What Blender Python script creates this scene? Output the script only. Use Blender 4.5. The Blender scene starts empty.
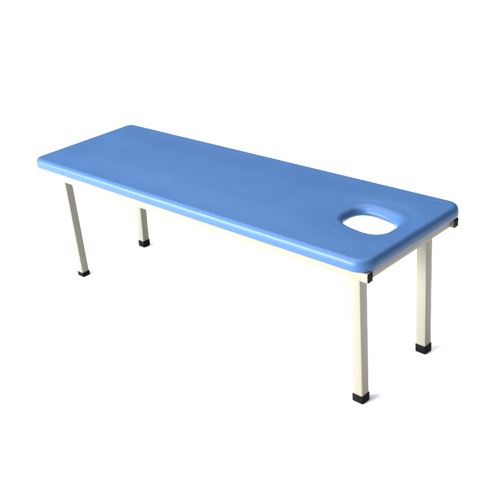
import bpy, bmesh, math, random
from mathutils import Vector, Matrix, Euler, noise

random.seed(4)
scene = bpy.context.scene
COL = scene.collection

# ------------------------------------------------------------------ materials
def new_mat(name):
    m = bpy.data.materials.new(name); m.use_nodes = True
    nt = m.node_tree
    return m, nt, nt.nodes['Principled BSDF']

def add_bump(nt, bsdf, scale, strength, dist, detail=3.0, kind='noise'):
    tc = nt.nodes.new('ShaderNodeTexCoord')
    if kind == 'noise':
        t = nt.nodes.new('ShaderNodeTexNoise'); t.inputs['Detail'].default_value = detail; out = t.outputs['Fac']
    else:
        t = nt.nodes.new('ShaderNodeTexVoronoi'); out = t.outputs['Distance']
    t.inputs['Scale'].default_value = scale
    nt.links.new(tc.outputs['Object'], t.inputs['Vector'])
    b = nt.nodes.new('ShaderNodeBump'); b.inputs['Strength'].default_value = strength
    b.inputs['Distance'].default_value = dist
    nt.links.new(out, b.inputs['Height']); nt.links.new(b.outputs['Normal'], bsdf.inputs['Normal'])
    return tc, b

def vinyl():
    m, nt, p = new_mat('blue_vinyl')
    tc = nt.nodes.new('ShaderNodeTexCoord')
    n = nt.nodes.new('ShaderNodeTexNoise'); n.inputs['Scale'].default_value = 5.0; n.inputs['Detail'].default_value = 4
    nt.links.new(tc.outputs['Object'], n.inputs['Vector'])
    r = nt.nodes.new('ShaderNodeValToRGB')
    r.color_ramp.elements[0].position = .3; r.color_ramp.elements[1].position = .7
    r.color_ramp.elements[0].color = (*BLUE_A, 1); r.color_ramp.elements[1].color = (*BLUE_B, 1)
    nt.links.new(n.outputs['Fac'], r.inputs['Fac']); nt.links.new(r.outputs['Color'], p.inputs['Base Color'])
    mr = nt.nodes.new('ShaderNodeMapRange')
    mr.inputs['To Min'].default_value = .31; mr.inputs['To Max'].default_value = .38
    nt.links.new(n.outputs['Fac'], mr.inputs['Value']); nt.links.new(mr.outputs['Result'], p.inputs['Roughness'])
    p.inputs['Specular IOR Level'].default_value = .16
    # leather grain and a soft unevenness of the padding
    v = nt.nodes.new('ShaderNodeTexVoronoi'); v.inputs['Scale'].default_value = 420
    nt.links.new(tc.outputs['Object'], v.inputs['Vector'])
    b1 = nt.nodes.new('ShaderNodeBump'); b1.inputs['Strength'].default_value = .10; b1.inputs['Distance'].default_value = .0006
    nt.links.new(v.outputs['Distance'], b1.inputs['Height'])
    n2 = nt.nodes.new('ShaderNodeTexNoise'); n2.inputs['Scale'].default_value = 7; n2.inputs['Detail'].default_value = 2
    nt.links.new(tc.outputs['Object'], n2.inputs['Vector'])
    b2 = nt.nodes.new('ShaderNodeBump'); b2.inputs['Strength'].default_value = .22; b2.inputs['Distance'].default_value = .006
    nt.links.new(n2.outputs['Fac'], b2.inputs['Height']); nt.links.new(b1.outputs['Normal'], b2.inputs['Normal'])
    nt.links.new(b2.outputs['Normal'], p.inputs['Normal'])
    return m

BLUE_A = (.0280, .0725, .172)
BLUE_B = (.0300, .0770, .182)

def paint():
    m, nt, p = new_mat('cream_powder_coat')
    p.inputs['Base Color'].default_value = (.156, .147, .115, 1)
    p.inputs['Roughness'].default_value = .42
    p.inputs['Specular IOR Level'].default_value = .4
    add_bump(nt, p, 900, .12, .0004)
    return m

def plastic():
    m, nt, p = new_mat('black_plastic')
    p.inputs['Base Color'].default_value = (.002, .0022, .0035, 1)
    p.inputs['Roughness'].default_value = .6
    p.inputs['Specular IOR Level'].default_value = .05
    add_bump(nt, p, 500, .1, .0004)
    return m

def floor_mat():
    m, nt, p = new_mat('white_studio_floor')
    tc = nt.nodes.new('ShaderNodeTexCoord')
    n = nt.nodes.new('ShaderNodeTexNoise'); n.inputs['Scale'].default_value = .8; n.inputs['Detail'].default_value = 3
    nt.links.new(tc.outputs['Object'], n.inputs['Vector'])
    r = nt.nodes.new('ShaderNodeValToRGB')
    r.color_ramp.elements[0].color = (.915, .915, .915, 1); r.color_ramp.elements[1].color = (.935, .935, .935, 1)
    nt.links.new(n.outputs['Fac'], r.inputs['Fac']); nt.links.new(r.outputs['Color'], p.inputs['Base Color'])
    p.inputs['Roughness'].default_value = .9
    p.inputs['Specular IOR Level'].default_value = .1
    return m

M_VINYL, M_PAINT, M_BLACK, M_FLOOR = vinyl(), paint(), plastic(), floor_mat()

# ------------------------------------------------------------------ helpers
ORG = Vector((.93, .28, 0))
def link(name, bm, mat, parent=None, smooth=False, org=None):
    """one bmesh (world coordinates) -> one object, under its thing"""
    bmesh.ops.recalc_face_normals(bm, faces=bm.faces)
    o_ = ORG if org is None else org
    bmesh.ops.translate(bm, verts=bm.verts, vec=-o_)
    me = bpy.data.meshes.new(name); bm.to_mesh(me); bm.free()
    me.materials.append(mat)
    for f in me.polygons: f.use_smooth = smooth
    o = bpy.data.objects.new(name, me); COL.objects.link(o)
    if parent is not None:
        o.parent = parent
    else:
        o.location = o_
    return o

def rounded_quad(c, r, seg=3):
    """rounded polygon through 4 corner Vectors (a loop), radius r"""
    out = []
    for i in range(4):
        a, b, d = c[i-1], c[i], c[(i+1) % 4]
        u = (a-b).normalized(); v = (d-b).normalized()
        p0, p1 = b+u*r, b+v*r
        ctr = b+u*r+v*r
        for k in range(seg+1):
            t = k/seg*math.pi/2
            out.append(ctr - v*r*math.cos(t) - u*r*math.sin(t))
    return out

def loft(bm, loops, cap=True):
    rows = [[bm.verts.new(p) for p in lp] for lp in loops]
    n = len(rows[0])
    for a, b in zip(rows, rows[1:]):
        for i in range(n):
            bm.faces.new((a[i], a[(i+1) % n], b[(i+1) % n], b[i]))
    if cap:
        bm.faces.new(rows[0][::-1]); bm.faces.new(rows[-1])
    return rows

def bar(bm, q0, q1, r=.003, seg=3, ease=0.0):
    """tube between two corner quads with softened long edges; ease rounds the two ends a little"""
    c0, c1 = [Vector(p) for p in q0], [Vector(p) for p in q1]
    m0, m1 = sum(c0, Vector())/4, sum(c1, Vector())/4
    ax = (m1-m0).normalized()
    if ease:
        L = [rounded_quad([m0+(p-m0).normalized()*((p-m0).length-ease*1.4) for p in c0], r, seg),
             rounded_quad([p+ax*ease for p in c0], r, seg),
             rounded_quad([p-ax*ease for p in c1], r, seg),
             rounded_quad([m1+(p-m1).normalized()*((p-m1).length-ease*1.4) for p in c1], r, seg)]
    else:
        L = [rounded_quad(c0, r, seg), rounded_quad(c1, r, seg)]
    loft(bm, L)

def shade_auto(o, deg=40):
    for f in o.data.polygons: f.use_smooth = True
    bm = bmesh.new(); bm.from_mesh(o.data)
    for e in bm.edges:
        if len(e.link_faces) == 2 and e.calc_face_angle(0) > math.radians(deg): e.smooth = False
    bm.to_mesh(o.data); bm.free()

# ------------------------------------------------------------------ the table
table = bpy.data.objects.new('massage_table', None); COL.objects.link(table)
table.location = ORG; table.empty_display_size = .3
table['label'] = 'blue padded massage table with an oval face hole and cream square tube legs'
table['category'] = 'massage table'

ZB, ZT = .558, .6010            # underside and top of the cushion
X1 = 1.868
def xr(y): return 1.864 + .006*max(0, min(1, y/.55))
def xl(y): return -.030 + .030*max(0, min(1, y/.55))
def yf(x): return .004 + (-.016-.004)*(x/1.86)
def yb(x): return .600 + (.563-.600)*(x/1.86)

# --- cushion: a ring of rays from the face hole to the outline
def cushion():
    # outline: rounded rectangle, sampled finely, with outward normals
    RC = (.056, .041, .047, .058)
    cs = [(xr(.56)-RC[0], yb(X1)-RC[0], 0), (xl(.56)+RC[1], yb(0)-RC[1], 90), (xl(0)+RC[2], yf(0)+RC[2], 180), (xr(0)-RC[3], yf(X1)+RC[3], 270)]
    pts = []
    def arc(cx, cy, a0, R):
        for k in range(17):
            a = math.radians(a0+90*k/16); n = Vector((math.cos(a), math.sin(a), 0))
            pts.append((Vector((cx, cy, 0))+n*R, n))
    def line(n):
        p0, p1 = pts[-1], nxt
        for k in range(1, n):
            t = k/n; pts.append((p0[0].lerp(p1[0], t), p0[1].lerp(p1[1], t).normalized()))
    cnt = [90, 34, 90, 34]
    for i in range(4):
        arc(*cs[i], RC[i])
        c2 = cs[(i+1) % 4]; a = math.radians(c2[2]); n = Vector((math.cos(a), math.sin(a), 0))
        nxt = (Vector((c2[0], c2[1], 0))+n*RC[(i+1) % 4], n)
        line(cnt[i])
    # face hole: soft-cornered oval
    HC = Vector((1.676, .273, 0)); HA, HB, EX = .099, .0755, 2.8
    def hole(a):
        c, s = math.cos(a), math.sin(a)
        r = (abs(c/HA)**EX + abs(s/HB)**EX)**(-1/EX)
        return HC + Vector((c*r, s*r-.18*c*r, 0))       # cut a little askew
    hp = []
    N = len(pts)
    # share the hole's angle between the ray's own angle and an even spread, so that no side runs short
    angs = []
    for p, n in pts:
        d = p-HC; angs.append(math.atan2(d.y, d.x))
    un = [angs[0]]
    for a in angs[1:]:
        while a < un[-1]-1e-9: a += 2*math.pi
        un.append(a)
    for i in range(N):
        a = .55*un[i] + .45*(un[0]+2*math.pi*i/N)
        e = 1e-3
        t = (hole(a+e)-hole(a-e)).normalized()
        hp.append((hole(a), Vector((t.y, -t.x, 0))))
    rings = []
    def wob(p, s, amp): return noise.noise(p*s)*amp
    # hole wall and its padded roll
    RX, RZ, DIP = .027, .026, .0015
    for dx, z in ((.03, ZB), (.012, ZB+.003), (.002, ZB+.010)):
        rings.append([p+n*dx+Vector((0, 0, z)) for p, n in hp])
    for k in range(1, 15):
        t = k/14*math.pi/2
        ox = RX*(1-math.cos(t)**(2/2.7)) if k < 14 else RX
        oz = ZT-DIP-RZ+RZ*math.sin(t)**(2/1.9)
        row = []
        for p, n in hp:
            # tucked vinyl: little puckers on the roll, strongest at its foot end
            ang = math.atan2((p-HC).y, (p-HC).x)
            w = max(0, math.cos(ang-math.pi))**1.5
            pk = (wob(p+Vector((0, 0, k*.004)), 30, .0012))*w*math.sin(t)*math.cos(t)*2
            row.append(p+n*ox*(1+.75*max(0, n.y))+Vector((0, 0, oz+pk)))
        rings.append(row)
    inner = rings[-1]
    # outer roll
    OX, OZ = .020, .029
    outer = [p-n*OX+Vector((0, 0, ZT)) for p, n in pts]
    K = 34
    for k in range(1, K):
        t = k/K; t = t*t*(3-2*t)*.35+t*.65
        row = []
        for a, b in zip(inner, outer):
            q = a.lerp(b, t); q.z = ZT-DIP
            de = min(q.x-xl(q.y), xr(q.y)-q.x, q.y-yf(q.x), yb(q.x)-q.y)
            u = max(0, min(1, (de-.034)/.17)); crown = .004*u*u*(3-2*u)
            dh = max(0, min(1, ((q-HC).xy.length-.125)/.16)); dh = dh*dh*(3-2*dh)
            # the padding sinks softly towards the hole
            g = max(0, min(1, (a-q).length/.055)); crown_d = DIP*(g*g*(3-2*g))
            row.append(q+Vector((0, 0, crown_d + crown*dh + wob(q, 6, .0007)*min(1, max(0, de-.034)/.06)*dh)))
        rings.append(row)
    rings.append(outer)
    for k in range(1, 13):
        t = k/12*math.pi/2
        row = []
        for p, n in pts:
            ex = 2/2.25
            ox = OX*(1-math.sin(t)**ex); oz = OZ*math.cos(t)**ex if k < 12 else 0
            w = wob(p+Vector((0, 0, 3)), 9, .0009)*math.sin(t)
            row.append(p-n*(ox+w)+Vector((0, 0, ZT-OZ+oz)))
        rings.append(row)
    for dx, z in ((.0004, ZB+.005), (.002, ZB+.0018), (.005, ZB), (.03, ZB)):
        rings.append([p-n*dx+Vector((0, 0, z)) for p, n in pts])
    bm = bmesh.new()
    V = [[bm.verts.new(p) for p in r] for r in rings]
    V.append(V[0])
    for a, b in zip(V, V[1:]):
        for i in range(N):
            j = (i+1) % N
            bm.faces.new((a[i], a[j], b[j], b[i]))
    return link('cushion', bm, M_VINYL, table, smooth=True)
cushion()

# --- frame: two long square-tube rails with black plugs, two short rails between them
RT, RBZ, RW = .5570, .5240, .026
RX0, RX1 = -.006, 1.860
def rf(x): return .009 + (.001-.009)*(x/1.86)          # outer face of the near rail
def rb(x): return .560 + (.5255-.560)*(x/1.86)          # outer face of the far rail
def side_rail(front):
    bm = bmesh.new(); qs = []
    for x in (RX0, RX1 if front else RX1+.006):
        y0, y1 = (rf(x), rf(x)+RW) if front else (rb(x)-RW, rb(x))
        qs.append([(x, y0, RBZ), (x, y1, RBZ), (x, y1, RT), (x, y0, RT)])
    bar(bm, qs[0], qs[1], .0025)
    o = link('side_rail', bm, M_PAINT, table); shade_auto(o)
    for x, s in ((RX0, -1), (RX1 if front else RX1+.006, 1)):
        bm = bmesh.new()
        y0, y1 = (rf(x), rf(x)+RW) if front else (rb(x)-RW, rb(x))
        i = .0003
        qa = [(x, y0+i, RBZ+i), (x, y1-i, RBZ+i), (x, y1-i, RT-.0004), (x, y0+i, RT-.0004)]
        qb = [(x+s*.0025, b, c) for a, b, c in qa]
        bar(bm, qa, qb, .003, 3, .0008)
        c = link('end_cap', bm, M_BLACK, o); shade_auto(c)
side_rail(True); side_rail(False)
for x in (RX0+.004, RX1-.030-.002):
    bm = bmesh.new()
    z0 = RT-.027
    xa, xb = x, x+.030
    bar(bm, [(xa, rf(x)+RW, z0), (xb, rf(x)+RW, z0), (xb, rf(x)+RW, RT), (xa, rf(x)+RW, RT)],
            [(xa, rb(x)-RW, z0), (xb, rb(x)-RW, z0), (xb, rb(x)-RW, RT), (xa, rb(x)-RW, RT)], .0025)
    shade_auto(link('end_rail', bm, M_PAINT, table))

# --- legs: (foot x of the right side, foot y of the near side, the same at the top, cap height)
T = .040
legs = [((.1650, .0445), (.1975, .0165), .024),
        ((1.8070, .0425), (1.8290, .0035), .035),
        ((.1700, .4420), (.2025, .4420), .035),
        ((1.8060, .4420), (1.7955, .4420), .035)]
for (fx, fy), (tx, ty), ch in legs:
    ZTOP = RBZ+.0005
    def quad(z, g=0):
        t = z/ZTOP; x = fx+(tx-fx)*t; y = fy+(ty-fy)*t
        return [Vector((x-T-g, y-g, z)), Vector((x+g, y-g, z)), Vector((x+g, y+T+g, z)), Vector((x-T-g, y+T+g, z))]
    bm = bmesh.new(); bar(bm, quad(.004), quad(ZTOP-.0008), .0028)
    leg = link('leg', bm, M_PAINT, table); shade_auto(leg)
    bm = bmesh.new()
    loft(bm, [rounded_quad(quad(0, .0005), .003), rounded_quad(quad(.0025, .0022), .0035),
              rounded_quad(quad(ch-.0015, .0022), .0035), rounded_quad(quad(ch, .0012), .003)])
    c = link('foot_cap', bm, M_BLACK, leg); shade_auto(c, 50)

# ------------------------------------------------------------------ the floor
bm = bmesh.new()
S = 60
vs = [bm.verts.new(p) for p in ((-S, -S, 0), (S, -S, 0), (S, S, 0), (-S, S, 0))]
bm.faces.new(vs)
fl = link('floor', bm, M_FLOOR, None, org=Vector((0, 0, 0)))
fl['kind'] = 'structure'; fl['label'] = 'plain white studio floor'

# ------------------------------------------------------------------ light
w = bpy.data.worlds.new('World'); scene.world = w; w.use_nodes = True
bg = w.node_tree.nodes['Background']
bg.inputs['Color'].default_value = (1, 1, 1, 1); bg.inputs['Strength'].default_value = .05

def area(name, loc, tgt, sx, sy, power, col=(1, 1, 1)):
    L = bpy.data.lights.new(name, 'AREA'); L.shape = 'RECTANGLE'; L.size = sx; L.size_y = sy
    L.energy = power; L.color = col
    o = bpy.data.objects.new(name, L); COL.objects.link(o)
    o.location = loc
    o.rotation_euler = (Vector(tgt)-Vector(loc)).to_track_quat('-Z', 'Y').to_euler()
    return o
area('front_softbox', (-6.2, -14.0, 4.6), (.9, .2, .45), 16.0, 6.0, 14000)
area('overhead_floor_fill', (-3.0, 2.8, 10.0), (-3.0, 2.8, 0), 15.4, 14, 2650)  # added fill light, keeps the far and shadowed floor white
area('foot_shadow_fill', (.1, -2.8, 6.0), (.1, -1.9, 0), 3.4, 4.0, 500)  # extra lamp added high in front to lighten shadows at the feet

# ------------------------------------------------------------------ camera
cam = bpy.data.cameras.new('camera'); co = bpy.data.objects.new('camera', cam); COL.objects.link(co)
co.location = (3.237, -1.9371, 1.8408); co.rotation_euler = Euler((1.0934, .1239, .8434), 'XYZ')
cam.sensor_width = 36; cam.sensor_fit = 'HORIZONTAL'
cam.lens = 825.5982/500*36
cam.shift_x = (250-150.4555)/500; cam.shift_y = (272.2371-250)/500
cam.clip_end = 500
scene.camera = co

scene.view_settings.view_transform = 'Standard'; scene.view_settings.look = 'None'
scene.view_settings.exposure = 0; scene.view_settings.gamma = 1
